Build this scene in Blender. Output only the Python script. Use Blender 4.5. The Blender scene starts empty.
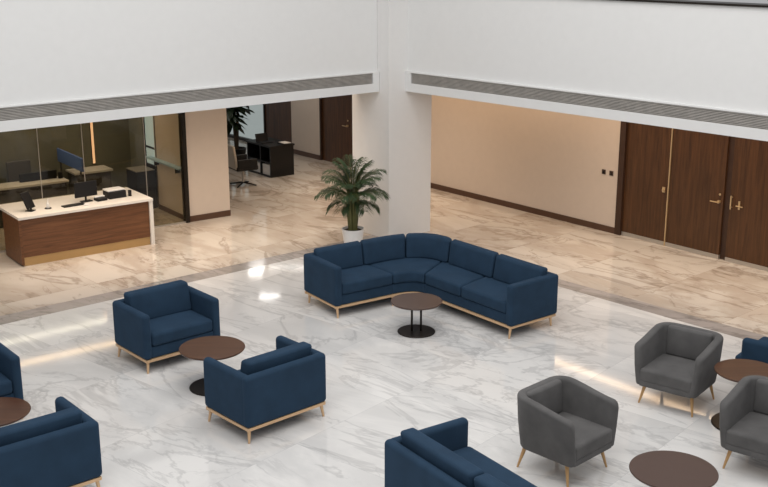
import bpy, bmesh, math, random
from mathutils import Vector, Matrix
random.seed(7)
R = math.radians
SC = bpy.context.scene
COL = SC.collection

# ------------------------------------------------------------------ camera
cd = bpy.data.cameras.new('camera'); cam = bpy.data.objects.new('camera', cd); COL.objects.link(cam)
cam.location = (0, 0, 5.5); cam.rotation_euler = (R(90 - 15.6), 0, 0)
cd.sensor_width = 36; cd.lens = 36 * 1090 / 768; cd.clip_end = 200
SC.camera = cam
SC.view_settings.view_transform = 'Standard'; SC.view_settings.look = 'None'
SC.view_settings.exposure = 0.0; SC.view_settings.gamma = 1.0
SC.view_settings.use_curve_mapping = False

# ------------------------------------------------------------------ world and lights
w = bpy.data.worlds.new('world'); SC.world = w; w.use_nodes = True
bg = w.node_tree.nodes['Background']; bg.inputs[0].default_value = (0.98, 0.98, 1.0, 1); bg.inputs[1].default_value = 0.42

def area(name, loc, sx, sy, power, color, rot=(0, 0, 0), spread=180):
    l = bpy.data.lights.new(name, 'AREA'); l.shape = 'RECTANGLE'; l.size = sx; l.size_y = sy
    l.energy = power; l.color = color; l.spread = R(spread)
    o = bpy.data.objects.new(name, l); COL.objects.link(o); o.location = loc; o.rotation_euler = rot
    return o
area('skylight', (0, 10.5, 9.6), 10, 10, 720, (1.0, 0.985, 0.965), (0, 0, R(40)))
area('skylight_front', (0, 2.5, 8.2), 10, 4, 250, (1.0, 0.99, 0.97), (R(48), 0, 0))
WARM = (1.0, 0.70, 0.44)
WARM2 = (1.0, 0.83, 0.67)
area('cove_strip_right', (4.05, 19.9, 2.72), 12, 0.20, 48, WARM, (0, 0, R(-50)))
area('hall_light_right', (5.4, 17.2, 2.76), 7, 2.2, 60, WARM2, (0, 0, R(-48)), 120)
area('hall_light_centre', (-0.5, 23.6, 2.76), 4.5, 2.0, 45, WARM2, (0, 0, R(-50)), 120)
area('hall_light_left', (-3.0, 19.7, 2.76), 5, 1.6, 55, WARM2, (0, 0, R(38)), 120)
area('desk_light', (-6.2, 17.9, 2.76), 4, 1.2, 36, WARM2, (0, 0, R(37)), 120)
area('downlight_window', (-3.31, 27.16, 2.76), .35, 1.1, 9, (1, .97, .92), (0, 0, R(0)))
area('downlight_back', (-2.55, 27.3, 2.76), .9, .12, 3, (1, .97, .92), (0, 0, R(0)))
area('downlight_mid', (-2.74, 24.86, 2.76), .5, .3, 4, (1, .97, .92), (0, 0, R(0)))
area('office_strip', (-6.6, 20.9, 2.70), 3.4, 0.12, 28, WARM, (0, 0, R(37)))
area('office_strip_white', (-7.2, 22.2, 2.70), 2.6, 0.10, 15, (1, .95, .88), (0, 0, R(39)))
area('office_light', (-6.2, 20.9, 2.74), 4.5, 2.0, 10, (1, .95, .86), (0, 0, R(37)), 120)

# ------------------------------------------------------------------ materials
def nt(name):
    m = bpy.data.materials.new(name); m.use_nodes = True
    n = m.node_tree.nodes; return m, n, m.node_tree.links, n['Principled BSDF']
def srgb(r, g, b):
    f = lambda c: (c / 255) / 12.92 if c / 255 <= .04045 else ((c / 255 + .055) / 1.055) ** 2.4
    return (f(r), f(g), f(b), 1)
def plain(name, col, rough=.5, metal=0., spec=.5, var=0., scale=8., bump=0., bscale=60.):
    m, n, l, p = nt(name)
    p.inputs['Base Color'].default_value = col; p.inputs['Roughness'].default_value = rough
    p.inputs['Metallic'].default_value = metal; p.inputs['Specular IOR Level'].default_value = spec
    tc = n.new('ShaderNodeTexCoord')
    if var:
        no = n.new('ShaderNodeTexNoise'); no.inputs['Scale'].default_value = scale; no.inputs['Detail'].default_value = 5
        l.new(tc.outputs['Object'], no.inputs['Vector'])
        mr = n.new('ShaderNodeMapRange'); mr.inputs[1].default_value = .3; mr.inputs[2].default_value = .7
        mr.inputs[3].default_value = 1 - var; mr.inputs[4].default_value = 1 + var
        l.new(no.outputs['Fac'], mr.inputs[0])
        mx = n.new('ShaderNodeVectorMath'); mx.operation = 'SCALE'; mx.inputs[0].default_value = col[:3]
        l.new(mr.outputs[0], mx.inputs['Scale']); l.new(mx.outputs[0], p.inputs['Base Color'])
    if bump:
        nb = n.new('ShaderNodeTexNoise'); nb.inputs['Scale'].default_value = bscale; nb.inputs['Detail'].default_value = 3
        l.new(tc.outputs['Object'], nb.inputs['Vector'])
        bu = n.new('ShaderNodeBump'); bu.inputs['Strength'].default_value = bump; bu.inputs['Distance'].default_value = .004
        l.new(nb.outputs['Fac'], bu.inputs['Height']); l.new(bu.outputs[0], p.inputs['Normal'])
    return m
def fabric(name, col, var=.12, sheen=.25):
    m = plain(name, col, .9, 0, .25, var, 5, .5, 220)
    p = m.node_tree.nodes['Principled BSDF']
    p.inputs['Sheen Weight'].default_value = sheen; p.inputs['Sheen Roughness'].default_value = .5
    p.inputs['Sheen Tint'].default_value = (min(1, col[0] * 4), min(1, col[1] * 4), min(1, col[2] * 4), 1)
    return m
def wood(name, c1, c2, axis='Z', rough=.4, scale=1., spec=.4):
    m, n, l, p = nt(name)
    tc = n.new('ShaderNodeTexCoord'); mp = n.new('ShaderNodeMapping')
    s = {'Z': (14, 14, .7), 'X': (.7, 14, 14), 'Y': (14, .7, 14)}[axis]
    mp.inputs['Scale'].default_value = [k * scale for k in s]
    l.new(tc.outputs['Object'], mp.inputs[0])
    no = n.new('ShaderNodeTexNoise'); no.inputs['Scale'].default_value = 1.6; no.inputs['Detail'].default_value = 7
    no.inputs['Roughness'].default_value = .65; no.inputs['Distortion'].default_value = .6
    l.new(mp.outputs[0], no.inputs['Vector'])
    cr = n.new('ShaderNodeValToRGB'); cr.color_ramp.elements[0].position = .33; cr.color_ramp.elements[1].position = .68
    cr.color_ramp.elements[0].color = c1; cr.color_ramp.elements[1].color = c2
    l.new(no.outputs['Fac'], cr.inputs[0]); l.new(cr.outputs[0], p.inputs['Base Color'])
    p.inputs['Roughness'].default_value = rough; p.inputs['Specular IOR Level'].default_value = spec
    return m
def marble(name, base, vein, vein2, ang, rough=.07, tile=(1.2, 1.2), amount=1., joint=.86, vs=1.):
    m, n, l, p = nt(name)
    tc = n.new('ShaderNodeTexCoord')
    mp = n.new('ShaderNodeMapping'); mp.inputs['Rotation'].default_value = (0, 0, R(ang)); l.new(tc.outputs['Object'], mp.inputs[0])
    # per tile offset so veins break at joints
    br = n.new('ShaderNodeTexBrick'); br.offset = 0; br.inputs['Scale'].default_value = 1
    br.inputs['Brick Width'].default_value = tile[0]; br.inputs['Row Height'].default_value = tile[1]
    br.inputs['Mortar Size'].default_value = .003; br.inputs['Mortar Smooth'].default_value = .3
    l.new(mp.outputs[0], br.inputs['Vector'])
    sn = n.new('ShaderNodeVectorMath'); sn.operation = 'SNAP'; sn.inputs[1].default_value = (tile[0], tile[1], 10)
    l.new(mp.outputs[0], sn.inputs[0])
    wn = n.new('ShaderNodeTexWhiteNoise'); wn.noise_dimensions = '2D'; l.new(sn.outputs[0], wn.inputs['Vector'])
    of = n.new('ShaderNodeVectorMath'); of.operation = 'SCALE'; of.inputs['Scale'].default_value = 3.5; l.new(wn.outputs['Color'], of.inputs[0])
    ad = n.new('ShaderNodeVectorMath'); ad.operation = 'ADD'; l.new(mp.outputs[0], ad.inputs[0]); l.new(of.outputs[0], ad.inputs[1])
    m2 = n.new('ShaderNodeMapping'); m2.inputs['Rotation'].default_value = (0, 0, R(-28)); m2.inputs['Scale'].default_value = (.75 * vs, 1.7 * vs, vs); l.new(ad.outputs[0], m2.inputs[0])
    def ridge(scale, det, dist, lo, hi, rgh=.6):
        no = n.new('ShaderNodeTexNoise'); no.inputs['Scale'].default_value = scale; no.inputs['Detail'].default_value = det
        no.inputs['Distortion'].default_value = dist; no.inputs['Roughness'].default_value = rgh
        l.new(m2.outputs[0], no.inputs['Vector'])
        s = n.new('ShaderNodeMath'); s.operation = 'SUBTRACT'; s.inputs[1].default_value = .5; l.new(no.outputs['Fac'], s.inputs[0])
        a = n.new('ShaderNodeMath'); a.operation = 'ABSOLUTE'; l.new(s.outputs[0], a.inputs[0])
        r = n.new('ShaderNodeMapRange'); r.interpolation_type = 'SMOOTHSTEP'
        r.inputs[1].default_value = lo; r.inputs[2].default_value = hi; r.inputs[3].default_value = 1; r.inputs[4].default_value = 0
        l.new(a.outputs[0], r.inputs[0]); return r.outputs[0]
    a1 = ridge(.5, 6, .8, .0, .024); a2 = ridge(1.1, 8, .7, .0, .022); a3 = ridge(.4, 6, .7, .0, .11)
    msk = n.new('ShaderNodeTexNoise'); msk.inputs['Scale'].default_value = .9; msk.inputs['Detail'].default_value = 2; l.new(m2.outputs[0], msk.inputs['Vector'])
    mk = n.new('ShaderNodeMapRange'); mk.inputs[1].default_value = .4; mk.inputs[2].default_value = .6; l.new(msk.outputs['Fac'], mk.inputs[0])
    def mul(a, b):
        q = n.new('ShaderNodeMath'); q.operation = 'MULTIPLY'
        for i, v in ((0, a), (1, b)):
            if isinstance(v, (int, float)): q.inputs[i].default_value = v
            else: l.new(v, q.inputs[i])
        return q.outputs[0]
    def mix(f, c1, c2):
        q = n.new('ShaderNodeMix'); q.data_type = 'RGBA'; l.new(f, q.inputs[0])
        if isinstance(c1, tuple): q.inputs[6].default_value = c1
        else: l.new(c1, q.inputs[6])
        q.inputs[7].default_value = c2; return q.outputs[2]
    c = mix(mul(a3, .62 * amount), base, vein2)
    c = mix(mul(a1, .50 * amount), c, vein)
    c = mix(mul(mul(a2, mk.outputs[0]), .5 * amount), c, vein)
    # tile to tile tone
    tv = n.new('ShaderNodeMapRange'); tv.inputs[3].default_value = .93; tv.inputs[4].default_value = 1.02; l.new(wn.outputs['Value'], tv.inputs[0])
    sc = n.new('ShaderNodeVectorMath'); sc.operation = 'SCALE'; l.new(c, sc.inputs[0]); l.new(tv.outputs[0], sc.inputs['Scale'])
    jt = mix(br.outputs['Fac'], sc.outputs[0], tuple(v * joint for v in vein2[:3]) + (1,))
    l.new(jt, p.inputs['Base Color'])
    p.inputs['Roughness'].default_value = rough; p.inputs['Specular IOR Level'].default_value = .5
    p.inputs['IOR'].default_value = 1.5
    return m
def glass(name, tint, refl=.9, ior=1.45, rough=0.):
    m, n, l, p = nt(name); n.remove(p)
    t = n.new('ShaderNodeBsdfTransparent'); t.inputs[0].default_value = tint
    g = n.new('ShaderNodeBsdfGlossy'); g.inputs['Roughness'].default_value = rough; g.inputs['Color'].default_value = (refl, refl, refl, 1)
    f = n.new('ShaderNodeFresnel'); f.inputs[0].default_value = ior
    x = n.new('ShaderNodeMixShader'); ge = n.new('ShaderNodeNewGeometry'); iv = n.new('ShaderNodeMath'); iv.operation = 'SUBTRACT'; iv.inputs[0].default_value = 1; l.new(ge.outputs['Backfacing'], iv.inputs[1]); mu = n.new('ShaderNodeMath'); mu.operation = 'MULTIPLY'; l.new(f.outputs[0], mu.inputs[0]); l.new(iv.outputs[0], mu.inputs[1])
    l.new(mu.outputs[0], x.inputs[0]); l.new(t.outputs[0], x.inputs[1]); l.new(g.outputs[0], x.inputs[2])
    l.new(x.outputs[0], n['Material Output'].inputs[0]); return m
def emit(name, col, s):
    m, n, l, p = nt(name)
    p.inputs['Base Color'].default_value = col; p.inputs['Emission Color'].default_value = col; p.inputs['Emission Strength'].default_value = s
    return m

M = {}
M['white'] = plain('white_paint', (.80, .79, .775, 1), .6, var=.01)
M['upper'] = plain('upper_white_paint', (.80, .80, .79, 1), .6, var=.01)
M['beige'] = plain('beige_wall_paint', (.66, .565, .48, 1), .55, var=.015)
M['ceiling'] = plain('ceiling_paint', (.74, .71, .67, 1), .7, var=.01)
M['marble'] = marble('white_marble', (.79, .775, .755, 1), (.34, .335, .335, 1), (.56, .555, .55, 1), 40, tile=(1.6, 1.6), amount=.72, joint=.98, vs=.85)
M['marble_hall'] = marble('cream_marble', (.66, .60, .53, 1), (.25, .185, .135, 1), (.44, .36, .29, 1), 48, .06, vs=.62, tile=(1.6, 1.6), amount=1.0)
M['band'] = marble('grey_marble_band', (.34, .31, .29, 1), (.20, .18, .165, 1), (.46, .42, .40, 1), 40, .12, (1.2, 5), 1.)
M['blue'] = fabric('navy_fabric', (.0165, .039, .072, 1))
M['grey'] = fabric('charcoal_grey_fabric', (.104, .101, .100, 1), .15)
M['gold'] = plain('brushed_brass', srgb(222, 186, 146), .4, .45, .5)
M['oak'] = plain('warm_oak', srgb(196, 156, 108), .4, .3, .5)
M['brass'] = plain('brass', srgb(218, 192, 150), .38, .7)
M['walnut'] = wood('walnut_door_veneer', srgb(60, 38, 20), srgb(93, 61, 35), 'Z', .42)
M['walnut_h'] = wood('walnut_desk_veneer', srgb(88, 55, 33), srgb(124, 83, 54), 'X', .4)
M['walnut_dark'] = plain('dark_walnut', srgb(60, 38, 24), .5, var=.1)
M['base'] = plain('baseboard_walnut', srgb(84, 58, 42), .45, var=.05)
M['tabletop'] = wood('table_top_veneer', srgb(66, 40, 26), srgb(90, 57, 38), 'X', .3, .8)
M['tabletop_plain'] = plain('brown_table_laminate', srgb(74, 53, 45), .3, var=.04)
M['bronze'] = plain('dark_bronze', srgb(38, 31, 27), .3, .6)
M['black'] = plain('black_plastic', (.008, .008, .009, 1), .5, spec=.3)
M['blackwood'] = plain('black_lacquer', (.007, .0065, .006, 1), .45, spec=.3)
M['steel'] = plain('brushed_steel', (.46, .42, .37, 1), .4, .4)
M['desk_white'] = plain('white_solid_surface', (.80, .76, .70, 1), .3, var=.01)
M['wplastic'] = plain('white_plastic', (.75, .74, .72, 1), .4)
M['slat'] = plain('grille_metal', (.42, .395, .365, 1), .5, .1, var=.12, scale=9)
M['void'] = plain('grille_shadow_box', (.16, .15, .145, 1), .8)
M['glass'] = glass('smoked_glass', (.70, .68, .60, 1), .9)
M['glass_clear'] = glass('clear_glass', (.92, .95, .95, 1), .9)
M['frost'] = glass('grey_glazing', (.85, .9, .88, 1), .9)
M['frame_dark'] = plain('dark_bronze_frame', srgb(40, 34, 28), .4, .5)
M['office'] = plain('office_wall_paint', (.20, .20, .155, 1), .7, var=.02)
M['pot'] = plain('white_ceramic', (.80, .79, .78, 1), .35)
M['soil'] = plain('soil', (.035, .022, .014, 1), .95, var=.3, scale=40, bump=.6)
M['leaf'] = plain('palm_leaf', (.032, .064, .019, 1), .5, var=.4, scale=6)
M['stem'] = plain('palm_stem', (.14, .14, .045, 1), .55, var=.2)
M['leaf2'] = plain('dark_leaf', (.018, .035, .016, 1), .4, var=.3)
M['bark'] = plain('bark', (.06, .045, .03, 1), .8, var=.3)
M['cream'] = plain('cream_leather', (.50, .44, .36, 1), .5)
M['paper'] = plain('paper', (.7, .68, .64, 1), .7)
M['screenblue'] = plain('blue_panel', srgb(95, 125, 190), .5)
M['paleblue'] = plain('pale_blue_laminate', srgb(175, 208, 226), .4)
M['officegrey'] = plain('office_grey_fabric', (.08, .073, .064, 1), .8)
M['frosted'] = emit('glowing_frosted_glass', (.62, .80, .90, 1), .38)  # window pane's own glow stands in for daylight coming through it
M['led'] = emit('warm_led', (1, .60, .36, 1), 1.3)
M['kick'] = plain('matte_brass_kick', srgb(190, 155, 105), .45, .4)

# ------------------------------------------------------------------ mesh helpers
def V(*a): return Vector(a)
class MB:
    def __init__(s): s.v = []; s.f = []
    def add(s, vs, fs, mat=None):
        b = len(s.v)
        for q in vs:
            q = Vector(q); s.v.append(mat @ q if mat else q)
        s.f += [[b + i for i in f] for f in fs]; return s
    def box(s, x0, x1, y0, y1, z0, z1, mat=None):
        vs = [(x, y, z) for z in (z0, z1) for y in (y0, y1) for x in (x0, x1)]
        return s.add(vs, [(0, 2, 3, 1), (4, 5, 7, 6), (0, 1, 5, 4), (2, 6, 7, 3), (0, 4, 6, 2), (1, 3, 7, 5)], mat)
    def prism(s, pts, z0, z1, mat=None):
        n = len(pts)
        a = sum(pts[i][0] * pts[(i + 1) % n][1] - pts[(i + 1) % n][0] * pts[i][1] for i in range(n))
        if a < 0: pts = pts[::-1]
        vs = [(p[0], p[1], z0) for p in pts] + [(p[0], p[1], z1) for p in pts]
        fs = [tuple(range(n))[::-1], tuple(range(n, 2 * n))] + [(i, (i + 1) % n, n + (i + 1) % n, n + i) for i in range(n)]
        return s.add(vs, fs, mat)
    def tube(s, p0, p1, r0, r1=None, seg=14, caps=True, mat=None):
        p0, p1 = Vector(p0), Vector(p1); r1 = r0 if r1 is None else r1
        d = (p1 - p0).normalized(); q = d.to_track_quat('Z', 'Y')
        vs = []
        for p, r in ((p0, r0), (p1, r1)):
            for i in range(seg):
                a = 2 * math.pi * i / seg; vs.append(p + q @ Vector((r * math.cos(a), r * math.sin(a), 0)))
        fs = [(i, (i + 1) % seg, seg + (i + 1) % seg, seg + i) for i in range(seg)]
        if caps: fs += [tuple(range(seg))[::-1], tuple(range(seg, 2 * seg))]
        return s.add(vs, fs, mat)
    def path(s, pts, rad, seg=8):
        pts = [Vector(p) for p in pts]; n = len(pts); vs = []
        for k, p in enumerate(pts):
            d = (pts[min(k + 1, n - 1)] - pts[max(k - 1, 0)]).normalized(); q = d.to_track_quat('Z', 'Y')
            r = rad[k] if isinstance(rad, (list, tuple)) else rad
            vs += [p + q @ Vector((r * math.cos(2 * math.pi * i / seg), r * math.sin(2 * math.pi * i / seg), 0)) for i in range(seg)]
        fs = [(k * seg + i, k * seg + (i + 1) % seg, (k + 1) * seg + (i + 1) % seg, (k + 1) * seg + i) for k in range(n - 1) for i in range(seg)]
        fs += [tuple(range(seg))[::-1], tuple(range((n - 1) * seg, n * seg))]
        return s.add(vs, fs)
    def lathe(s, prof, seg=48, mat=None):
        vs = []; n = len(prof)
        for r, z in prof: vs += [(r * math.cos(2 * math.pi * i / seg), r * math.sin(2 * math.pi * i / seg), z) for i in range(seg)]
        fs = [(k * seg + i, k * seg + (i + 1) % seg, (k + 1) * seg + (i + 1) % seg, (k + 1) * seg + i) for k in range(n - 1) for i in range(seg)]
        fs += [tuple(range(seg))[::-1], tuple(range((n - 1) * seg, n * seg))]
        return s.add(vs, fs, mat)
    def rbox(s, sx, sy, sz, r, warp, n=10):
        """rounded box of size sx,sy,sz; warp maps (x,y,z) in [0..sx],[0..sy],[0..sz] -> point"""
        h = (sx / 2, sy / 2, sz / 2); r = min(r, min(h) * .98)
        def coords(hh):
            c = [-hh + r * (1 - math.tan(R(45) * (1 - k / 4.))) for k in range(4)]
            m = max(2, min(n, int((hh - r) / .03)))
            inner = [(-hh + r) + (2 * (hh - r)) * k / m for k in range(m + 1)]
            return c + inner + [-q for q in c[::-1]]
        cs = [coords(q) for q in h]
        vs = []; fs = []; idx = {}
        def put(p):
            k = (round(p[0], 6), round(p[1], 6), round(p[2], 6))
            if k in idx: return idx[k]
            inn = Vector([max(-h[i] + r, min(h[i] - r, p[i])) for i in range(3)])
            d = Vector(p) - inn
            q = inn + d.normalized() * r if d.length > 1e-9 else Vector(p)
            idx[k] = len(vs); vs.append(warp(q[0] + h[0], q[1] + h[1], q[2] + h[2])); return idx[k]
        for ax in range(3):
            a, b = (ax + 1) % 3, (ax + 2) % 3
            for sgn in (-1, 1):
                for i in range(len(cs[a]) - 1):
                    for j in range(len(cs[b]) - 1):
                        q = []
                        for (ii, jj) in ((i, j), (i + 1, j), (i + 1, j + 1), (i, j + 1)):
                            p = [0, 0, 0]; p[ax] = sgn * h[ax]; p[a] = cs[a][ii]; p[b] = cs[b][jj]; q.append(put(p))
                        fs.append(q if sgn > 0 else q[::-1])
        return s.add(vs, fs)
    def build(s, name, mat, parent=None, smooth=35, loc=None):
        me = bpy.data.meshes.new(name)
        L = Vector(loc) if loc is not None else Vector((0, 0, 0))
        me.from_pydata([tuple(q - L) for q in s.v], [], s.f); me.validate()
        bm = bmesh.new(); bm.from_mesh(me); bmesh.ops.recalc_face_normals(bm, faces=bm.faces); bm.to_mesh(me); bm.free()
        if smooth:
            me.polygons.foreach_set('use_smooth', [True] * len(me.polygons)); me.set_sharp_from_angle(angle=R(smooth))
        me.materials.append(M[mat] if isinstance(mat, str) else mat)
        o = bpy.data.objects.new(name, me); COL.objects.link(o)
        if parent is not None: o.parent = parent
        elif loc is not None: o.location = L
        return o
def soft(x0, x1, y0, y1, z0, z1, r, bulge=0, lean=0, mb=None, bfront=0):
    """soft cushion block; bulge raises the top, bfront pushes front/back, lean shifts y with z"""
    sx, sy, sz = x1 - x0, y1 - y0, z1 - z0
    def wp(x, y, z):
        u, v, t = x / sx, y / sy, z / sz
        k = 16 * u * (1 - u) * v * (1 - v)
        kz = 16 * u * (1 - u) * t * (1 - t)
        return Vector((x0 + x, y0 + y + lean * t + bfront * kz * (v - .5) * 2, z0 + z + bulge * k * (1 if t > .5 else 0)))
    mb = mb or MB()
    return mb.rbox(sx, sy, sz, r, wp)
def tag(o, label=None, cat=None, group=None, kind=None):
    if label: o['label'] = label
    if cat: o['category'] = cat
    if group: o['group'] = group
    if kind: o['kind'] = kind
    return o
def empty(name, loc, rz=0, label=None, cat=None, group=None):
    o = bpy.data.objects.new(name, None); COL.objects.link(o); o.location = loc; o.rotation_euler = (0, 0, rz); o.empty_display_size = .2
    return tag(o, label, cat, group)
def struct(name, mb, mat, loc=None, smooth=0):
    return tag(mb.build(name, mat, None, smooth, loc), kind='structure')
def copy_tree(o, parent=None):
    c = o.copy(); COL.objects.link(c)
    if parent: c.parent = parent
    for ch in [q for q in KIDS.get(o.name, [])]: copy_tree(ch, c)
    return c
def fam(root):      # remember children lists (fast, no depsgraph)
    for q in bpy.data.objects:
        if q.parent: KIDS.setdefault(q.parent.name, [])
    for q in bpy.data.objects:
        if q.parent and q not in KIDS[q.parent.name]: KIDS[q.parent.name].append(q)
KIDS = {}
def D(deg): return Vector((math.cos(R(deg)), math.sin(R(deg))))
def frame_at(p, deg, z=0):   # matrix with local x along deg, origin p
    return Matrix.Translation((p[0], p[1], z)) @ Matrix.Rotation(R(deg), 4, 'Z')

# ------------------------------------------------------------------ setting: floors
# inner and outer edge of the grey band
def lineL(x, k): return (18.78 + .851 * (x + 1.49)) if k == 0 else (19.25 + .845 * (x + 1.51))
def lineR(x, k): return (17.08 - 1.083 * (x - 2.86)) if k == 0 else (17.5 - 1.065 * (x - 2.92))
def meet(k):
    a, b = -30., 30.
    for _ in range(60):
        m = (a + b) / 2
        if lineL(m, k) < lineR(m, k): a = m
        else: b = m
    return (a, lineL(a, k))
i0, i1 = meet(0), meet(1)
XL, XR = -13., 13.
fl = MB(); fl.prism([(XL, lineL(XL, 0)), i0, (XR, lineR(XR, 0)), (XR, 3), (XL, 3)], -.12, 0)
struct('floor', fl, 'marble')
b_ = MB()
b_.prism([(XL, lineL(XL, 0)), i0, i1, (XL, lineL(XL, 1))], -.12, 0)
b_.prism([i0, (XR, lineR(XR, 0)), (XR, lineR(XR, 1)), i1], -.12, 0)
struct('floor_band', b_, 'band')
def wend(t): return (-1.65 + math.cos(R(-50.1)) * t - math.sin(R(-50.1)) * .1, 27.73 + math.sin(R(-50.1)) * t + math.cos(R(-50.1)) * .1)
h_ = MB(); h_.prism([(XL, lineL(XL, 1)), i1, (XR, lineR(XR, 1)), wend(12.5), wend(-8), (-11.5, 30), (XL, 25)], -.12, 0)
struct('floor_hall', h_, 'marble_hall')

# ------------------------------------------------------------------ column
C = V(.09, 19.98); cl = D(132.6); cr_ = D(38)
colm = MB(); colm.prism([C, C + cr_ * 1.03, C + cr_ * 1.03 + cl * 1.03, C + cl * 1.03], 0, 7.6)
struct('column', colm, 'white')

# ------------------------------------------------------------------ fascias, parapets and grilles
def fascia(P, deg, length, side, tags, grille_label, n):
    """P at the column, running along deg; side=+1 means the room behind is on the left of the direction"""
    Mx = frame_at(P, deg)
    def bx(x0, x1, y0, y1, z0, z1, mb=None): return (mb or MB()).box(x0, x1, min(side * y0, side * y1), max(side * y0, side * y1), z0, z1, Mx)
    ZT = 4.60 if side > 0 else 4.75
    wl = bx(-.0, length, .06, .40, 3.155, ZT)
    struct('wall_upper_' + tags, wl, 'upper')
    f = bx(0, length, 0, .40, 2.785, 2.942)            # lower lip
    bx(0, length, .18, .40, 2.942, 3.135, f)           # back of slot
    bx(0, .14, 0, .18, 2.942, 3.135, f)                # end cheek
    bx(0, length, 0, .40, 3.135, 3.155, f)             # thin ledge above the slot
    struct('trim_%d' % n, f, 'upper')
    cap = bx(0, length, .02, .42, ZT, ZT + .03)
    struct('trim_%d' % (n + 1), cap, 'frame_dark')
    g = empty('ventilation_grille', (P[0], P[1], 2.93), R(deg), grille_label, 'grille')
    L = V(P[0], P[1], 2.93)
    def lb(x0, x1, y0, y1, z0, z1, mb=None): return (mb or MB()).box(x0, x1, min(side * y0, side * y1), max(side * y0, side * y1), z0, z1)
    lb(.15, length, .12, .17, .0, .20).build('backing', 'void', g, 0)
    s = MB()
    for k in range(9):
        z = .004 + k * .0225
        lb(.15, length, .015, .06, z, z + .014, s)
    s.build('louvre', 'slat', g, 0)
PLc = V(-.13, 20.13); PRc = V(.43, 20.18)
fascia(PLc + D(38.5) * .05, 38.5 + 180, 12.5, -1, 'left', 'long grey louvred air grille in the white fascia left of the column', 1)
fascia(PRc - D(-46.4) * .05, -46.4, 12.5, 1, 'right', 'long grey louvred air grille in the white fascia right of the column', 3)

# ceilings under the upper floor (left wing, right wing) and its slab
ce = MB()
a0 = PLc; aL = PLc - D(38.5) * 12.5; b0 = PRc; bR = PRc + D(-46.4) * 12.5
nL = D(128.5); nR = D(43.6)
ce.prism([tuple(aL + nL * .41), tuple(a0 + nL * .41 + V(-.02, .02)), tuple(b0 + nR * .41), tuple(bR + nR * .41), wend(12.5), wend(-8), (-11.5, 30), (XL, 25)], 2.80, 2.95)
struct('ceiling', ce, 'ceiling')

# ------------------------------------------------------------------ long back wall (behind doors, along -49.9 degrees)
WO = V(-1.65, 27.73); WD = 309.9 - 360
wd = D(WD); wn = D(WD + 90)
def wpos(s): return WO + wd * s
def wx(px, py): return (V(px, py) - WO).dot(wd)
sW1a, sW1b = wx(-4.6, 31.2), wx(-3.34, 29.66)        # window
sDb0, sDb1 = wx(-3.31, 29.63), wx(-2.46, 28.69)      # walnut panel
sD1, sD2 = wx(-1.65, 27.73), wx(-.72, 26.65)         # dark door by the column
sR = wx(4.53, 20.44)                                  # end of beige wall
WM = frame_at(WO, WD)
def wall_seg(name, s0, s1, mat, z0=0, z1=2.8, y0=0, y1=.2):
    return struct(name, MB().box(s0, s1, y0, y1, z0, z1, WM), mat)
wall_seg('wall_back', sDb1, sD1, 'beige')
wall_seg('wall_right', sD2, sR, 'beige')
wall_seg('wall_behind_doors', sR, sR + 9, 'walnut_dark', y0=.12, y1=.3)
wall_seg('wall_back_left', sW1a - 5, sW1a - 1.2, 'white')
def base_seg(name, s0, s1):
    return struct(name, MB().box(s0, s1, -.018, -.0005, 0, .12, WM), 'base')
base_seg('baseboard_back', sDb1, sD1); base_seg('baseboard_right', sD2, sR)
# door leaves (local frame on wall)
def leaf(name, s0, s1, mat='walnut', y=.03, t=.05, z0=.0, z1=2.8):
    o = MB().box(s0, s1, y, y + t, z0, z1).build(name, mat, None, 0)
    o.matrix_world = WM; return tag(o, kind='structure')
def lever(door, s, z, dirn, name='door_handle'):
    m = MB(); m.tube((s, .0 + .03, z), (s, -.02, z), .026, seg=20)
    m.tube((s, .0, z), (s, -.045, z), .010); m.path([(s, -.045, z), (s + dirn * .06, -.05, z), (s + dirn * .14, -.05, z)], .010)
    m.tube((s, .03, z + .13), (s, .018, z + .13), .02, seg=20)
    m.build(name, 'brass', door, 40)
db = leaf('door_1', sDb0, sDb1)
d1 = leaf('door_2', sD1, sD2, y=.05); lever(d1, sD2 - .28, 1.03, -1)
tag(MB().box(sD1 - .0, sD1 + .05, -.005, .05, 0, 2.8, WM).build('trim_5', 'walnut_dark', None, 0), kind='structure')
sJ = sR
tag(MB().box(sJ, sJ + .13, -.03, .12, 0, 2.8, WM).build('trim_6', 'walnut_dark', None, 0), kind='structure')
sG = wx(5.36, 19.79) + .10; sH0 = wx(6.06, 18.85) + .08; sH1 = sH0 + .14
KZ = .075
d3 = leaf('door_3', sJ + .13, sG - .012, z0=KZ); d4 = leaf('door_4', sG + .012, sH0, z0=KZ); d5 = leaf('door_5', sH1, sH1 + 1.1, y=.02, z0=KZ)
d6 = leaf('door_6', sH1 + 1.115, sH1 + 2.2, y=.02, z0=KZ)
tag(MB().box(sG - .011, sG + .011, .01, .11, 0, 2.8, WM).build('trim_7', 'brass', None, 0), kind='structure')
tag(MB().box(sH0 + .001, sH1 - .001, .07, .118, 0, 2.8, WM).build('trim_8', 'walnut_dark', None, 0), kind='structure')
tag(MB().box(sJ + .131, sH0 - .001, .022, .08, 0, KZ - .002, WM).box(sH1 + .001, sH1 + 2.2, .012, .07, 0, KZ - .002, WM).build('trim_9', 'steel', None, 0), kind='structure')
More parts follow.
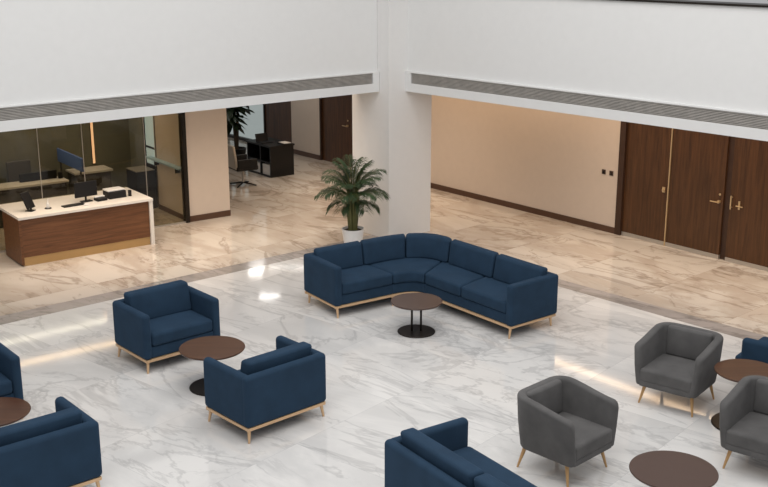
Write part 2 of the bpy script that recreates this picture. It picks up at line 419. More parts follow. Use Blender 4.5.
# latch, lever and pulls
m = MB(); s_ = sG - .10; m.box(s_ - .028, s_ + .028, .012, .03, 1.0, 1.10); m.tube((s_, .012, 1.05), (s_, -.02, 1.05), .016, seg=18); m.build('door_latch', 'brass', d3, 40)
lever(d4, sH0 - .07, 1.04, -1)
m = MB(); s_ = sH1 + .05
for z in (.99, 1.17): m.tube((s_, .02, z), (s_, -.035, z), .007)
m.tube((s_, -.035, .96), (s_, -.035, 1.20), .013, seg=16); m.build('pull_handle', 'brass', d5, 40)
m = MB(); s_ = sH1 + .19; m.box(s_ - .016, s_ + .016, .008, .02, .97, 1.12); m.tube((s_, .01, 1.04), (s_, -.04, 1.04), .010); m.path([(s_ - .03, -.04, 1.04), (s_ + .03, -.045, 1.04), (s_ + .10, -.045, 1.04)], .010)
m.build('door_handle', 'brass', d5, 40)
# wall switches
for k, (pz, ls) in enumerate((((4.30, 20.71), 'dark brown square switch plate on beige wall, left one of the pair'), ((4.42, 20.57), 'dark brown square switch plate on beige wall, right one beside the walnut doors'))):
    s0 = wx(*pz) - .0
    e = empty('switch_plate', tuple(wpos(s0)) + (1.17,), R(WD), ls, 'switch')
    soft(-.045, .045, -.012, -.0008, -.045, .045, .003).build('plate', 'walnut_dark', e)
    soft(-.02, .02, -.017, -.0115, -.028, .028, .002).build('rocker', 'black', e)

# glazing at the far end of the hall
wf = MB()
for s in (sW1a - 1.15, sW1a, sW1b - .02): wf.box(s, s + .05, .0, .1, 0, 2.8, WM)
wf.box(sW1a - 1.15, sW1b, .0, .1, 0, .08, WM)
win = struct('window_1', wf, 'frame_dark')
wp = MB().box(sW1a - 1.10, sW1b - .02, .04, .055, .08, 2.8, WM); po = wp.build('window_pane', 'frost', None, 0); po.parent = win

# ------------------------------------------------------------------ office behind glass
GA = V(-3.97, 21.28); GD = 35.8
GM = frame_at(GA, GD)       # local x to the right, y into the office
gp = MB().box(.05, .98, 0, .5, 0, 2.8, GM); struct('wall_pier', gp, 'beige')
struct('baseboard_pier', MB().box(.05, .98, -.018, -.0005, 0, .12, GM), 'base')
struct('wall_office_side', MB().box(.05, .2, .5, 1.5, 0, 2.8, GM), 'beige')
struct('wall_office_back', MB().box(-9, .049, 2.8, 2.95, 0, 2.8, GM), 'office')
struct('baseboard_office', MB().box(.031, .049, .03, 1.4, 0, .10, GM), 'base')
w2 = MB().box(.05, .12, 1.42, 1.47, 0, 2.8, GM).box(.05, .12, 2.0, 2.06, 0, 2.8, GM).box(.05, .12, 1.47, 2.0, 0, .9, GM).box(.06, .11, 1.47, 2.0, 1.24, 1.28, GM)
w2o = struct('window_2', w2, 'frame_dark')
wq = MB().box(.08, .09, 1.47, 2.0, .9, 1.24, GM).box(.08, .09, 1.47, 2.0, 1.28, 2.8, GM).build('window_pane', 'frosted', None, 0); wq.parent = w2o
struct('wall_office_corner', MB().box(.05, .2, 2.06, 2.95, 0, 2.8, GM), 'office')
GX = (-.031, -.82, -2.05, -2.88, -4.2, -5.8)
for k in range(len(GX) - 1):
    x1, x0 = GX[k], GX[k + 1]
    fr = MB().box(x0, x0 + .010, -.010, .010, .03, 2.8, GM).box(x0, x1 - .001, -.02, .02, 0, .03, GM)
    fo = struct('window_%d' % (k + 3), fr, 'steel')
    po = MB().box(x0 + .010, x1 - .003, -.005, .005, .03, 2.8, GM).build('window_pane', 'glass', None, 0); po.parent = fo
struct('trim_10', MB().box(-.03, .05, -.05, .10, 0, 2.8, GM), 'frame_dark')

# office furniture
def lobj(name, x, y, z=0, rz=0, **k):
    p = GM @ Vector((x, y, z)); return empty(name, p, R(GD) + rz, **k)
o = lobj('office_counter', -3.3, 1.95, label='long pale-topped office counter behind the left glass panes', cat='counter')
MB().box(-1.6, 1.50, -.22, .20, 0, .76).build('body', 'officegrey', o, 0); MB().box(-1.65, 1.54, -.27, .22, .761, .80).build('worktop', 'desk_white', o, 0)
o = lobj('desk_divider', -2.27, 2.02, .801, label='dark low divider panel standing on the pale office counter', cat='divider')
soft(-.38, .38, -.02, .02, 0, .17, .01).build('panel', 'black', o)
for q in (-.3, .3): MB().box(q - .03, q + .03, .021, .08, 0, .012).build('foot', 'black', o, 0)
o = lobj('desk_speaker', -1.84, 1.95, .801, label='small black upright speaker at the right end of the office counter', cat='speaker')
soft(-.04, .04, -.04, .04, 0, .13, .012).build('cabinet', 'black', o)
o = lobj('office_chair', -2.45, 2.45, label='dark office chair seen above the office counter behind glass', cat='office chair')
soft(-.25, .25, .14, .20, .5, 1.12, .03, lean=.04).build('backrest', 'officegrey', o); soft(-.23, .23, -.2, .18, .42, .52, .03).build('seat', 'officegrey', o)
MB().tube((0, 0, .08), (0, 0, .42), .03).build('pole', 'black', o)
for k in range(5):
    a = 2 * math.pi * k / 5; MB().path([(0, 0, .09), (.2 * math.cos(a), .2 * math.sin(a), .02)], [.025, .018]).build('leg', 'black', o)
o = lobj('acoustic_panel', -1.58, 2.02, 0, label='blue raised divider panel behind the office glass', cat='divider')
soft(-.02, .02, -.68, .72, 1.0, 1.28, .01).build('panel', 'screenblue', o)
for q in (-.55, .6): MB().box(-.015, .015, q - .02, q + .02, 0, .999).build('leg', 'officegrey', o, 0)
o = lobj('office_table', -1.02, 2.48, label='pale-topped office cabinet at the foot of the vertical light strip', cat='cabinet')
MB().box(-.38, .38, -.22, .25, 0, .76).build('body', 'officegrey', o, 0); MB().box(-.42, .42, -.26, .27, .761, .80).build('worktop', 'desk_white', o, 0)
o = lobj('light_strip', -.79, 2.797, 0, label='thin vertical warm glowing light strip on the office wall behind glass', cat='light')
MB().box(-.025, .025, -.02, -.006, .85, 2.75).build('diffuser', 'led', o, 0); MB().box(-.04, .04, -.0055, -.0005, .83, 2.77).build('channel', 'frame_dark', o, 0)
o = lobj('wall_shelf', .0, .80, 1.06, label='pale blue narrow shelf along the side wall behind the glass door', cat='shelf')
MB().box(-.08, .048, -.7, .92, 0, .03).build('board', 'paleblue', o, 0)
for q in (-.5, .5): MB().box(-.06, .045, q, q + .02, -.1, -.001).build('bracket', 'frame_dark', o, 0)
o = lobj('filing_cabinet', -.18, 1.75, 0, label='black low cabinet with pale edge lines below the narrow office window', cat='cabinet')
MB().box(-.2, .2, -.26, .26, 0, .82).build('body', 'black', o, 0)
MB().box(-.215, -.201, -.25, .25, .02, .40).build('drawer', 'black', o, 0); MB().box(-.215, -.201, -.25, .25, .42, .80).build('drawer', 'black', o, 0)
MB().box(-.22, .2, -.27, .27, .821, .835).build('top', 'steel', o, 0)

# ------------------------------------------------------------------ reception desk
DP = V(-6.29, 18.16); DG = 36.6
o = empty('reception_desk', (DP[0], DP[1], 0), R(DG), 'walnut-fronted reception desk with white top and white end panel before the smoked glass', 'reception desk')
LW = 2.50; DH = .885
MB().box(.02, LW - .075, .03, .06, .155, DH - .045).build('front_panel', 'walnut_h', o, 0)
MB().box(0.0, .045, .0, .86, .03, DH - .045).build('side_panel', 'walnut_h', o, 0)
MB().box(LW - .07, LW, .0, 1.2, 0, DH - .045).build('end_panel', 'desk_white', o, 0)
MB().box(.0, LW, -.02, 1.2, DH - .044, DH).build('countertop', 'desk_white', o, 0)
MB().box(.05, LW - .08, .04, .055, .0, .15).build('toe_kick', 'kick', o, 0)
MB().box(.06, LW - .08, .45, .80, .1, DH - .32).build('drawer_unit', 'walnut_dark', o, 0)
def dk(name, x, y, rz=0, **k):
    c = Matrix.Rotation(R(DG), 4, 'Z') @ Vector((x, y, 0)); return empty(name, (DP[0] + c.x, DP[1] + c.y, DH + .0005), R(DG) + rz, **k)
o = dk('display_stand', .36, .36, R(38), label='black tilted tablet display on a stand at the left end of the reception desk', cat='display')
soft(-.12, .12, -.012, .012, .05, .33, .006, lean=.12).build('screen', 'black', o); MB().box(-.06, .06, -.05, .09, 0, .012).tube((0, .0, .012), (0, .03, .12), .015).build('stand', 'black', o, 0)
o = dk('pump_bottle', .66, .36, label='small white pump bottle on a dark coaster on the reception desk', cat='bottle')
MB().lathe([(.028, .012), (.03, .02), (.03, .09), (.012, .11), (.01, .13)], 20).build('bottle', 'wplastic', o)
MB().tube((0, 0, .13), (0, 0, .155), .006).path([(0, 0, .155), (.03, 0, .152)], .006).build('pump', 'wplastic', o)
MB().lathe([(.06, 0), (.06, .011)], 24).build('coaster', 'black', o)
o = dk('keyboard', 1.10, .30, R(4), label='black keyboard in front of the monitor on the reception desk', cat='keyboard')
soft(-.20, .20, -.07, .07, 0, .022, .006).build('case', 'black', o)
o = dk('computer_mouse', 1.30, .17, R(20), label='white computer mouse beside the black keyboard on the reception desk', cat='mouse')
soft(-.05, .05, -.032, .032, 0, .035, .03).build('shell', 'wplastic', o)
o = dk('monitor', 1.42, .48, R(6), label='black flat monitor seen from behind on the reception desk', cat='monitor')
soft(-.22, .22, -.015, .015, .09, .37, .006).build('screen', 'black', o); MB().box(-.1, .1, -.07, .07, 0, .012).tube((0, .02, .012), (0, .02, .2), .018).build('stand', 'black', o, 0)
o = dk('desk_phone', 1.66, .40, R(6), label='black desk phone with pale handset between monitor and black tray', cat='phone')
soft(-.10, .10, -.08, .08, 0, .05, .01).build('body', 'black', o); soft(-.1, .1, .02, .07, .051, .08, .012).build('handset', 'wplastic', o)
o = dk('printer', 1.975, .50, R(3), label='black and white box printer at the right of the reception desk', cat='printer')
soft(-.17, .17, -.14, .14, 0, .13, .012).build('body', 'black', o); soft(-.17, .17, -.10, .14, .131, .16, .01).build('lid', 'wplastic', o)
o = dk('pen_cup', 2.24, .42, label='small black pen cup beside the printer on the reception desk', cat='cup')
MB().lathe([(.03, 0), (.034, .01), (.034, .11), (.028, .11), (.026, .02)], 20).build('cup', 'black', o)

# ------------------------------------------------------------------ blue armchair
def make_armchair(w=1.17, d=.885, name='armchair', seats=1, seat_ext=0., zt=.81):
    r = empty(name, (0, 0, 0)); a = .115; zb = .190
    for s in (-1, 1):
        x0, x1 = (-w / 2, -w / 2 + a) if s < 0 else (w / 2 - a, w / 2)
        soft(x0, x1, -d / 2, d / 2 - .05, zb, zt, .052).build('armrest', 'blue', r)
    soft(-w / 2 + .0015, w / 2 - .0015, d / 2 - a, d / 2, zb, zt - .001, .050).build('backrest', 'blue', r)
    soft(-w / 2 + a - .01, w / 2 - a + .01, -d / 2 + .035, d / 2 - a + .01, zb + .002, .35, .02).build('seat_base', 'blue', r)
    iw = (w - 2 * a) / seats
    for k in range(seats):
        x0 = -w / 2 + a + iw * k
        soft(x0 + .004, x0 + iw - .004, -d / 2 + .008 - seat_ext, d / 2 - a - .02, .355, .53, .045, bulge=.018).build('seat_cushion', 'blue', r)
        soft(x0 + .01, x0 + iw - .01, d / 2 - a - .25, d / 2 - a - .07, .525, .925, .04, lean=.085, bfront=.018).build('back_cushion', 'blue', r)
    f = MB(); i = .02
    f.box(-w / 2 + i, w / 2 - i, -d / 2 + i, -d / 2 + i + .04, .152, .189).box(-w / 2 + i, w / 2 - i, d / 2 - i - .04, d / 2 - i, .152, .189)
    f.box(-w / 2 + i, -w / 2 + i + .04, -d / 2 + i + .04, d / 2 - i - .04, .152, .189).box(w / 2 - i - .04, w / 2 - i, -d / 2 + i + .04, d / 2 - i - .04, .152, .189)
    f.build('frame', 'gold', r, 0)
    for sx in (-1, 1):
        for sy in (-1, 1):
            MB().tube((sx * (w / 2 - .06), sy * (d / 2 - .06), .1525), (sx * (w / 2 - .04), sy * (d / 2 - .04), 0), .022, .013).build('leg', 'gold', r, 40)
    return r
arm = make_armchair()
tag(arm, 'navy blue square armchair facing lower right, behind the left walnut round table', 'armchair', 'navy armchairs in the lobby')
fam(arm)
arm.location = (-2.954, 14.0, 0); arm.rotation_euler.z = R(41)
for (x, y, a, lb) in (
        (-1.398, 11.942, 222.6, 'navy blue armchair seen from behind beside the round table with walnut top'),
        (-3.60, 10.09, 219.9, 'navy blue armchair seen from behind at the lower left corner'),
        (-4.98, 11.90, 39, 'navy blue armchair cut off by the left edge behind the corner table')):
    c = copy_tree(arm); c.location = (x, y, 0); c.rotation_euler.z = R(a); c['label'] = lb
# loveseat at bottom centre
lv = make_armchair(2.5, 1.0, 'sofa', 2)
tag(lv, 'navy blue two-seat sofa seen from behind, cut off by the bottom edge', 'sofa')
ang = 124.0
lw = D(ang); ld = D(ang + 90)     # local x, local y directions
cor = V(-.015, 9.72)
cen = cor - lw * 1.25 - ld * .50
lv.location = (cen[0], cen[1], 0); lv.rotation_euler.z = R(ang)
# armchair with long seat at the right edge
fa = make_armchair(1.15, .89, 'armchair', 1, .12)
tag(fa, 'navy blue armchair at the right edge behind the round side table', 'armchair', 'navy armchairs in the lobby')
ang = 230; lx, ly = D(ang), D(ang + 90)
corn = V(4.36, 12.50); cen = corn - lx * (1.15 / 2) + ly * (.89 / 2)
fa.location = (cen[0], cen[1], 0); fa.rotation_euler.z = R(ang)

# ------------------------------------------------------------------ curved corner sofa
F0, F1, F2, F3 = V(-.72, 15.46), V(.150, 16.055), V(.618, 16.08), V(1.80, 14.575)
d0 = (F1 - F0).normalized(); d1_ = (F2 - F1).normalized(); d2_ = (F3 - F2).normalized()
pn = lambda d: V(-d[1], d[0])
def mit(a, b):
    m = (pn(a) + pn(b)).normalized(); return m / m.dot(pn(a))
m1, m2 = mit(d0, d1_), mit(d1_, d2_)
def SP(s, t):
    """plan point of the sofa: s 0..1 left seat, 1..2 corner, 2..3 right; t metres back from the front edge"""
    a0_, a1_, a2_, a3_ = F0 + pn(d0) * t, F1 + m1 * t, F2 + m2 * t, F3 + pn(d2_) * t
    if s <= 1: return a0_.lerp(a1_, s)
    if s >= 2: return a2_.lerp(a3_, s - 2)
    u = s - 1; w_ = a2_ - a1_; den = d0[0] * d2_[1] - d0[1] * d2_[0]; k_ = (w_[0] * d2_[1] - w_[1] * d2_[0]) / den; mid = a1_ + d0 * k_
    return a1_ * (1 - u) ** 2 + mid * 2 * u * (1 - u) + a2_ * u * u
SO = V(.5, 16.2)
sofa = empty('corner_sofa', (SO[0], SO[1], 0), 0, 'large navy blue curved corner sofa on a pale brass base in front of the column', 'sofa')
def sblock(name, s0, s1, t0, t1, z0, z1, r, bulge=0, lean=0, bf=0, mat='blue', k0=0, k1=0):
    """k0, k1: how far the two ends slide along the sofa from front to back"""
    L = (SP(s1, (t0 + t1) / 2) - SP(s0, (t0 + t1) / 2)).length; T = t1 - t0
    def wp(x, y, z):
        u, v, t = x / L, y / T, z / (z1 - z0)
        kz = 16 * u * (1 - u) * t * (1 - t)
        a_, b_2 = s0 + k0 * v, s1 + k1 * v
        p = SP(a_ + (b_2 - a_) * u, t0 + T * v + lean * t + bf * kz * (v - .5) * 2)
        return Vector((p[0], p[1], z0 + z + (bulge * 16 * u * (1 - u) * v * (1 - v) if t > .5 else 0)))
    m = MB(); m.rbox(L, T, z1 - z0, r, wp, 24); return m.build(name, mat, sofa, 35, (SO[0], SO[1], 0))
A0 = .125 / (F1 - F0).length; A3 = 3 - .125 / (F3 - F2).length; DT = .97; zt = .80
sblock('armrest', 0, A0, 0, DT - .05, .19, zt, .042); sblock('armrest', A3, 3, 0, DT - .05, .19, zt, .042)
sblock('backrest', .002, 1, DT - .13, DT, .19, zt - .002, .04)
sblock('backrest', .96, 2.03, DT - .129, DT - .001, .191, zt - .003, .04)
sblock('backrest', 2, 2.998, DT - .13, DT, .19, zt - .002, .04)
for (s0, s1) in ((A0 - .01, 1.001), (.999, 2.001), (1.999, A3 + .01)): sblock('seat_base', s0, s1, .035, DT - .12, .192, .35, .015)
for (s0, s1, k0, k1) in ((A0, .996, 0, -.22), (1.004, 1.996, -.22, 0), (2.004, 2.43, 0, .02), (2.435, A3, .02, 0)): sblock('seat_cushion', s0, s1, .01, DT - .15, .352, .53, .04, .012, k0=k0, k1=k1)
for (s0, s1) in ((A0 - .03, .745), (.755, 1.335), (1.345, 2.065), (2.075, 2.52), (2.53, A3 + .02)): sblock('back_cushion', s0, s1, DT - .36, DT - .20, .525, .895, .045, 0, .09, .014)
sblock('frame', .01, 1, .02, .06, .152, .189, .004, mat='gold'); sblock('frame', 1, 2, .02, .06, .152, .189, .004, mat='gold'); sblock('frame', 2, 2.99, .02, .06, .152, .189, .004, mat='gold')
sblock('frame', .01, 1, DT - .06, DT - .02, .152, .189, .004, mat='gold'); sblock('frame', 1, 2, DT - .06, DT - .02, .152, .189, .004, mat='gold'); sblock('frame', 2, 2.99, DT - .06, DT - .02, .152, .189, .004, mat='gold')
sblock('frame', .015, .055, .061, DT - .061, .152, .189, .004, mat='gold'); sblock('frame', 2.97, 2.99, .061, DT - .061, .152, .189, .004, mat='gold')
for s, t in ((.05, .05), (.05, .88), (2.97, .05), (2.97, .88), (1.0, .05), (2.0, .05), (1.0, .88), (2.0, .88)):
    p = SP(s, t) - SO; k = -1 if t < .5 else 1
    q = SP(s, t + .02 * k) - SO
    MB().tube((p[0], p[1], .1515), (q[0], q[1], 0), .022, .013).build('leg', 'gold', sofa, 40)

# ------------------------------------------------------------------ grey tub chair
def make_tub():
    r = empty('tub_chair', (0, 0, 0)); W, Dp, T = .88, .82, .105
    hw, hd = W / 2 - T / 2, Dp / 2 - T / 2; cr = .16
    pts = []           # centre line with tangent normals (outward)
    y0 = -Dp / 2
    for k in range(13):
        if k != 1: pts.append((V(-hw, y0 + (hd - cr - y0) * k / 12), V(-1, 0)))
    for k in range(1, 9):
        a = math.pi - k * (math.pi / 2) / 9; pts.append((V(-hw + cr, hd - cr) + V(math.cos(a), math.sin(a)) * cr, V(math.cos(a), math.sin(a))))
    for k in range(11): pts.append((V(-hw + cr + (2 * hw - 2 * cr) * k / 10, hd), V(0, 1)))
    full = pts + [(V(-p[0], p[1]), V(-n_[0], n_[1])) for p, n_ in pts[19::-1]]
    # height along the run
    def top(p):
        t = min(1, max(0, (p[1] - y0) / (hd - y0))); t = t * t * (3 - 2 * t)
        return .81 + .095 * t
    mb = MB(); ring = []; NS = 20
    secs = []
    ends = [(q * .07, math.sqrt(1 - (1 - q) ** 2)) for q in (.03, .12, .3, .55, 1.)]
    def section(p, n_, sc, dy, h):
        z0, zt_ = .262, h; out = []; cz = (z0 + zt_) / 2
        rr = T / 2
        for i in range(NS):
            a = 2 * math.pi * i / NS
            ox, oz = math.cos(a), math.sin(a)
            px = rr * (abs(ox) ** .55) * (1 if ox > 0 else -1)
            hh = (zt_ - z0) / 2
            zz = (hh - rr) * (1 if oz > 0 else -1) * min(1, abs(oz) * 6) + rr * (abs(oz) ** .8) * (1 if oz > 0 else -1)
            z = cz + zz * (1 - (1 - sc) * .18)
            tap = -.055 * (min(1, max(0, 1 - (z - z0) / (zt_ - z0))) ** 1.6)           # narrower at the bottom
            off = px * sc + tap
            q = p + n_ * off
            out.append(Vector((q[0], q[1] + dy, z)))
        return out
    n0 = full[0]; 
    for dy, sc in ends[:-1]: secs.append(section(n0[0], n0[1], max(.2, sc), dy, top(n0[0]) - (1 - sc) * .07))
    for k, (p, n_) in enumerate(full):
        if k in (0, len(full) - 1):
            secs.append(section(p, n_, 1, .07, top(p)))
        else: secs.append(section(p, n_, 1, 0, top(p)))
    nl = full[-1]
    for dy, sc in ends[:-1][::-1]: secs.append(section(nl[0], nl[1], max(.2, sc), dy, top(nl[0]) - (1 - sc) * .07))
    vs = [q for s in secs for q in s]; n = len(secs)
    fs = [(k * NS + i, k * NS + (i + 1) % NS, (k + 1) * NS + (i + 1) % NS, (k + 1) * NS + i) for k in range(n - 1) for i in range(NS)]
    fs += [tuple(range(NS)), tuple(range((n - 1) * NS, n * NS))[::-1]]
    mb.add(vs, fs); mb.build('shell', 'grey', r, 50)
    iw = W / 2 - T
    def inner(z0, z1, rr, y_a, y_b, bulge, xin=0., mat='grey', name='seat_cushion', lean=0, cr2=.13):
        sx, sy, sz = 2 * (iw - xin), y_b - y_a, z1 - z0
        def wp(x, y, z):
            u, v, t = x / sx, y / sy, z / sz
            yy = y_a + y; xx = -sx / 2 + x
            if v > .5:                                    # round the rear corners
                k = max(0, (yy - (y_b - cr2)) / cr2); lim = sx / 2 - cr2 + cr2 * math.sqrt(max(0, 1 - k * k)) ; xx = xx * lim / (sx / 2)
            return Vector((xx, yy + lean * t, z0 + z + (bulge * 16 * u * (1 - u) * v * (1 - v) if t > .5 else 0)))
        m = MB(); m.rbox(sx, sy, sz, rr, wp, 12); return m.build(name, mat, r, 40)
    inner(.328, .50, .035, -Dp / 2 + .005, hd - .05, .02, -.002)
    inner(.262, .345, .022, -Dp / 2 + .008, hd - .03, 0, .0, name='seat_base')
    soft(-iw + .045, iw - .045, hd - .13, hd - .03, .50, .895, .035, lean=.025, bfront=.018).build('back_pad', 'grey', r)
    f = MB(); a, b, zz = .30, .27, (.242, .261)
    f.box(-a, a, -b - .02, -b + .02, *zz).box(-a, a, b - .02, b + .02, *zz).box(-a - .02, -a + .02, -b + .02, b - .02, *zz).box(a - .02, a + .02, -b + .02, b - .02, *zz)
    f.build('frame', 'oak', r, 0)
    for sx in (-1, 1):
        for sy in (-1, 1): MB().tube((sx * .30, sy * .28, .2415), (sx * .345, sy * .335, 0), .023, .011).build('leg', 'oak', r, 40)
    return r
tub = make_tub(); fam(tub)
tag(tub, 'charcoal grey tub chair facing lower right, beside the bottom right round table', 'tub chair', 'charcoal grey tub chairs')
tub.scale = (1, 1, .955); tub.location = (1.925, 10.71, 0); tub.rotation_euler.z = R(44)
for (x, y, a, lb) in ((3.615, 12.46, -38, 'charcoal grey tub chair facing lower left, furthest from the viewer of the three'),
                      (4.14, 10.72, -39, 'charcoal grey tub chair cut off by the right edge, in front of the side table')):
    c = copy_tree(tub); c.location = (x, y, 0); c.rotation_euler.z = R(a); c['label'] = lb

# ------------------------------------------------------------------ tables
def table(name, x, y, h, rad, label, mat='tabletop', baser=.28, poles=1, rz=0, grp=None):
    e = empty(name, (x, y, 0), R(rz), label, 'table', grp)
    MB().lathe([(rad - .012, h - .026), (rad - .002, h - .016), (rad, h - .006), (rad - .004, h)], 72).build('tabletop', mat, e)
    MB().lathe([(baser, 0), (baser, .010), (baser - .006, .016)], 56).build('base', 'bronze', e)
    if poles == 1: MB().tube((0, 0, .0165), (0, 0, h - .0265), .032, seg=24).build('pole', 'bronze', e)
    else:
        for s in (-1, 1): MB().tube((s * .066, 0, .0165), (s * .066, 0, h - .0265), .016, seg=18).build('pole', 'bronze', e)
    return e
table('round_table', -2.17, 12.90, .54, .415, 'round walnut-topped table between two facing navy armchairs', baser=.31)
table('round_table', .47, 14.93, .475, .375, 'small round brown table on two posts before the curved corner sofa', 'tabletop_plain', .275, 2)
table('round_table', 2.86, 9.77, .45, .43, 'round brown table at the lower right between two grey tub chairs', 'tabletop_plain', .3)
table('round_table', -4.33, 11.13, .46, .40, 'round walnut table cut off by the left edge between navy armchairs', baser=.3)
table('round_table', 4.22, 11.78, .68, .375, 'round brown side table at the right edge behind a grey tub chair', 'tabletop', .36)

# ------------------------------------------------------------------ potted palm
PP = V(-.57, 19.30)
palm = empty('potted_palm', (PP[0], PP[1], 0), 0, 'bushy green palm in a white pot behind the corner sofa, beside the column', 'potted plant')
MB().lathe([(.135, 0), (.15, .01), (.205, .385), (.208, .40), (.19, .40), (.182, .36)], 40).build('pot', 'pot', palm)
MB().lathe([(.178, .34), (.176, .362)], 32).build('soil', 'soil', palm)
def frond(az, length, elev, droop, r0, zr, wleaf=.020, ll=.25):
    base = Vector((r0 * math.cos(az), r0 * math.sin(az), .363))
    pts = []; p = base.copy(); n = 16; e = elev
    up0 = zr
    hd_ = Vector((math.cos(az), math.sin(az), 0))
    p1 = base + hd_ * (.05) + Vector((0, 0, up0)); pts = [base, base.lerp(p1, .5), p1]; p = p1.copy()
    for k in range(n):
        t = (k + 1) / n
        el = elev - droop * t ** 1.3
        p = p + (hd_ * math.cos(el) + Vector((0, 0, math.sin(el)))) * length / n; pts.append(p.copy())
    st = MB(); st.path(pts, [.013 - .011 * i / (len(pts) - 1) for i in range(len(pts))], 6)
    o = st.build('frond_stem', 'stem', palm)
    lf = MB(); side = Vector((-hd_.y, hd_.x, 0))
    N = 24
    for k in range(N):
        t = (k + .5) / N; i = 3 + t * (n - 1); i0_ = int(i); q = pts[i0_].lerp(pts[min(i0_ + 1, len(pts) - 1)], i - i0_)
        tg = (pts[min(i0_ + 1, len(pts) - 1)] - pts[i0_]).normalized()
        L_ = ll * (math.sin(math.pi * (.12 + .80 * t)) ** .7) * random.uniform(.85, 1.1)
        for s in (-1, 1):
            dr = (side * s * .80 + tg * .75 + Vector((0, 0, random.uniform(-.1, .22)))).normalized()
            nn = dr.cross(Vector((0, 0, 1))).normalized() * wleaf * .5
            a, b, c = q, q + dr * L_ * .5 + Vector((0, 0, .0)), q + dr * L_ + Vector((0, 0, -.10 * L_ / .25))
            lift = Vector((0, 0, .004))
            lf.add([a - nn * .4, a + nn * .4, b + nn, b - nn, c, b + lift, a + lift * .5], [(0, 6, 5, 3), (6, 1, 2, 5), (3, 5, 4), (5, 2, 4)])
    lf.build('leaflets', 'leaf', o, 0)
specs = []
for k in range(8): specs.append((k * .8 + .2, random.uniform(.50, .62), R(82), R(50), .03, random.uniform(.80, .95)))
for k in range(12): specs.append((k * .5236 + .1, random.uniform(.50, .64), R(62), R(70), .05, random.uniform(.66, .84)))
for k in range(11): specs.append((k * .571 + .35, random.uniform(.46, .58), R(36), R(70), .07, random.uniform(.60, .74)))
for k in range(6): specs.append((k * 1.047, random.uniform(.30, .40), R(10), R(60), .07, random.uniform(.46, .56)))
for sp in specs: frond(*sp)

# ------------------------------------------------------------------ far hall: ficus, chair, black desk
fc = empty('potted_tree', (-3.72, 27.15, 0), 0, 'dark broad-leaved indoor tree by the far glazing, beyond the beige pier', 'potted plant')
MB().lathe([(.18, 0), (.24, .4), (.25, .42), (.22, .42), (.21, .38)], 28).build('pot', 'blackwood', fc)
MB().lathe([(.205, .37), (.2, .385)], 28).build('soil', 'soil', fc)
tr = MB(); lf = MB(); tips = []
for k in range(9):
    a = k * 2.4; top_ = Vector((.42 * math.cos(a) * random.uniform(.5, 1), .42 * math.sin(a) * random.uniform(.5, 1), random.uniform(1.3, 2.7)))
    pts = [Vector((.03 * math.cos(a), .03 * math.sin(a), .386)), Vector((top_.x * .25, top_.y * .25, .5 + .4 * top_.z)), top_]
    tr.path(pts, [.022, .015, .006], 7)
    for q in range(24):
        t = random.uniform(.1, 1.0); p = pts[1].lerp(pts[2], t)
        az = random.uniform(0, 6.28); el = random.uniform(-.5, .5); dr = Vector((math.cos(az) * math.cos(el), math.sin(az) * math.cos(el), math.sin(el)))
        sd = dr.cross(Vector((0, 0, 1))).normalized(); L_ = random.uniform(.26, .42); W_ = L_ * .42
        c = p + dr * .05
        vs = [c]; 
        for (u, wv) in ((.2, .6), (.45, 1), (.75, .75)):
            dz = Vector((0, 0, -.12 * u * u)); vs += [c + dr * L_ * u + sd * W_ * wv * .5 + dz, c + dr * L_ * u + dz - Vector((0, 0, .01)), c + dr * L_ * u - sd * W_ * wv * .5 + dz]
        vs.append(c + dr * L_ + Vector((0, 0, -.12)))
        lf.add(vs, [(0, 1, 2), (0, 2, 3), (1, 4, 5, 2), (2, 5, 6, 3), (4, 7, 8, 5), (5, 8, 9, 6), (7, 10, 8), (8, 10, 9)])
        lf.add([p, p + dr * .05 + sd * .003, p + dr * .05 - sd * .003], [(0, 1, 2)])
tr.build('trunk', 'bark', fc); lf.build('foliage', 'leaf2', fc, 0)

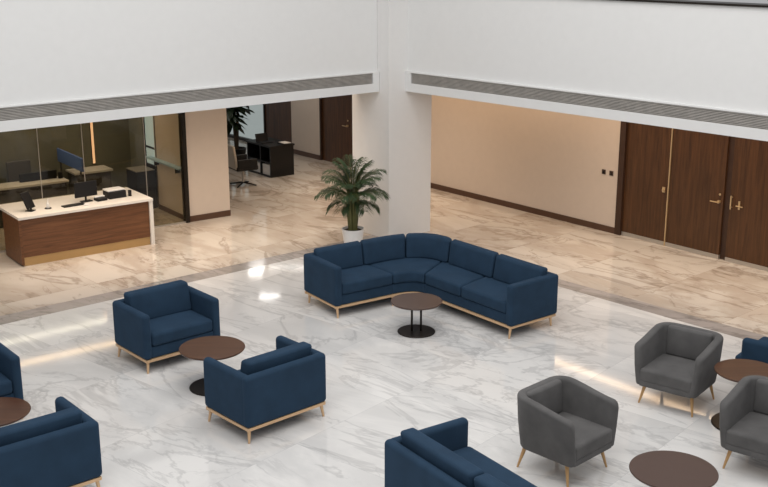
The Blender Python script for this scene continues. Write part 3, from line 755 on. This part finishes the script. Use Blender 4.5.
dkm = empty('black_desk', (-2.70, 25.52, 0), R(38), 'black open-shelved cabinet desk in the far hall before the walnut panel', 'desk')
MB().box(0, .66, 0, .04, .0, .72).build('front_panel', 'blackwood', dkm, 0)
MB().box(0, .66, 1.03, 1.07, .0, .72).build('side_panel', 'blackwood', dkm, 0)
MB().box(0, .619, .44, .48, .05, .72).build('divider', 'blackwood', dkm, 0)
MB().box(.62, .66, .041, 1.029, .0, .72).build('back_panel', 'blackwood', dkm, 0)
MB().box(.0, .619, .041, 1.029, .0, .04).build('plinth', 'blackwood', dkm, 0)
MB().box(.0, .619, .041, .439, .34, .37).build('shelf', 'blackwood', dkm, 0)
MB().box(.0, .619, .481, 1.029, .34, .37).build('shelf', 'blackwood', dkm, 0)
MB().box(-.02, .68, -.02, 1.09, .721, .76).build('top', 'blackwood', dkm, 0)
def fk(name, x, y, z, rz=0, **k):
    c = Matrix.Rotation(R(38), 4, 'Z') @ Vector((x, y, 0)); return empty(name, (-2.70 + c.x, 25.52 + c.y, z), R(38) + rz, **k)
o = fk('laptop', .2, .55, .7605, label='black laptop lying open on the far black desk', cat='laptop')
soft(-.17, .17, -.12, .12, 0, .018, .006).build('keyboard_deck', 'black', o); soft(-.17, .17, .12, .132, .0, .2, .005, lean=.05).build('screen', 'black', o)
o = fk('desk_tray', .48, .1, .7605, label='low black tray with papers on the far black desk', cat='tray')
soft(-.12, .12, -.16, .16, 0, .03, .008).build('tray', 'black', o); MB().box(-.1, .1, -.14, .14, .0305, .036).build('papers', 'paper', o, 0)
for (y_, w_, lb_) in ((.06, .36, 'white storage box in the right lower shelf of the far black desk'), (.50, .48, 'white storage box in the left lower shelf of the far black desk')):
    o = fk('storage_box', .03, y_, .0405, label=lb_, cat='box', group='white boxes in the black desk')
    MB().box(0, .3, 0, w_, 0, .25).build('box_body', 'wplastic', o, 0)
o = empty('lounge_chair', (-3.27, 24.75, 0), R(120), 'cream-backed swivel chair with black seat beyond the beige pier', 'swivel chair')
soft(-.27, .27, .2, .27, .42, .98, .03, lean=.08).build('backrest', 'cream', o); soft(-.29, .29, -.28, .26, .38, .50, .04).build('seat', 'blackwood', o)
for s in (-1, 1): soft(s * .30 - .03, s * .30 + .03, -.24, .24, .44, .66, .02).build('armrest', 'blackwood', o)
MB().tube((0, 0, .06), (0, 0, .38), .03).build('pole', 'steel', o)
for k in range(4):
    a = math.pi / 4 + k * math.pi / 2; MB().path([(0, 0, .07), (.33 * math.cos(a), .33 * math.sin(a), .016)], [.022, .014]).build('leg', 'blackwood', o)
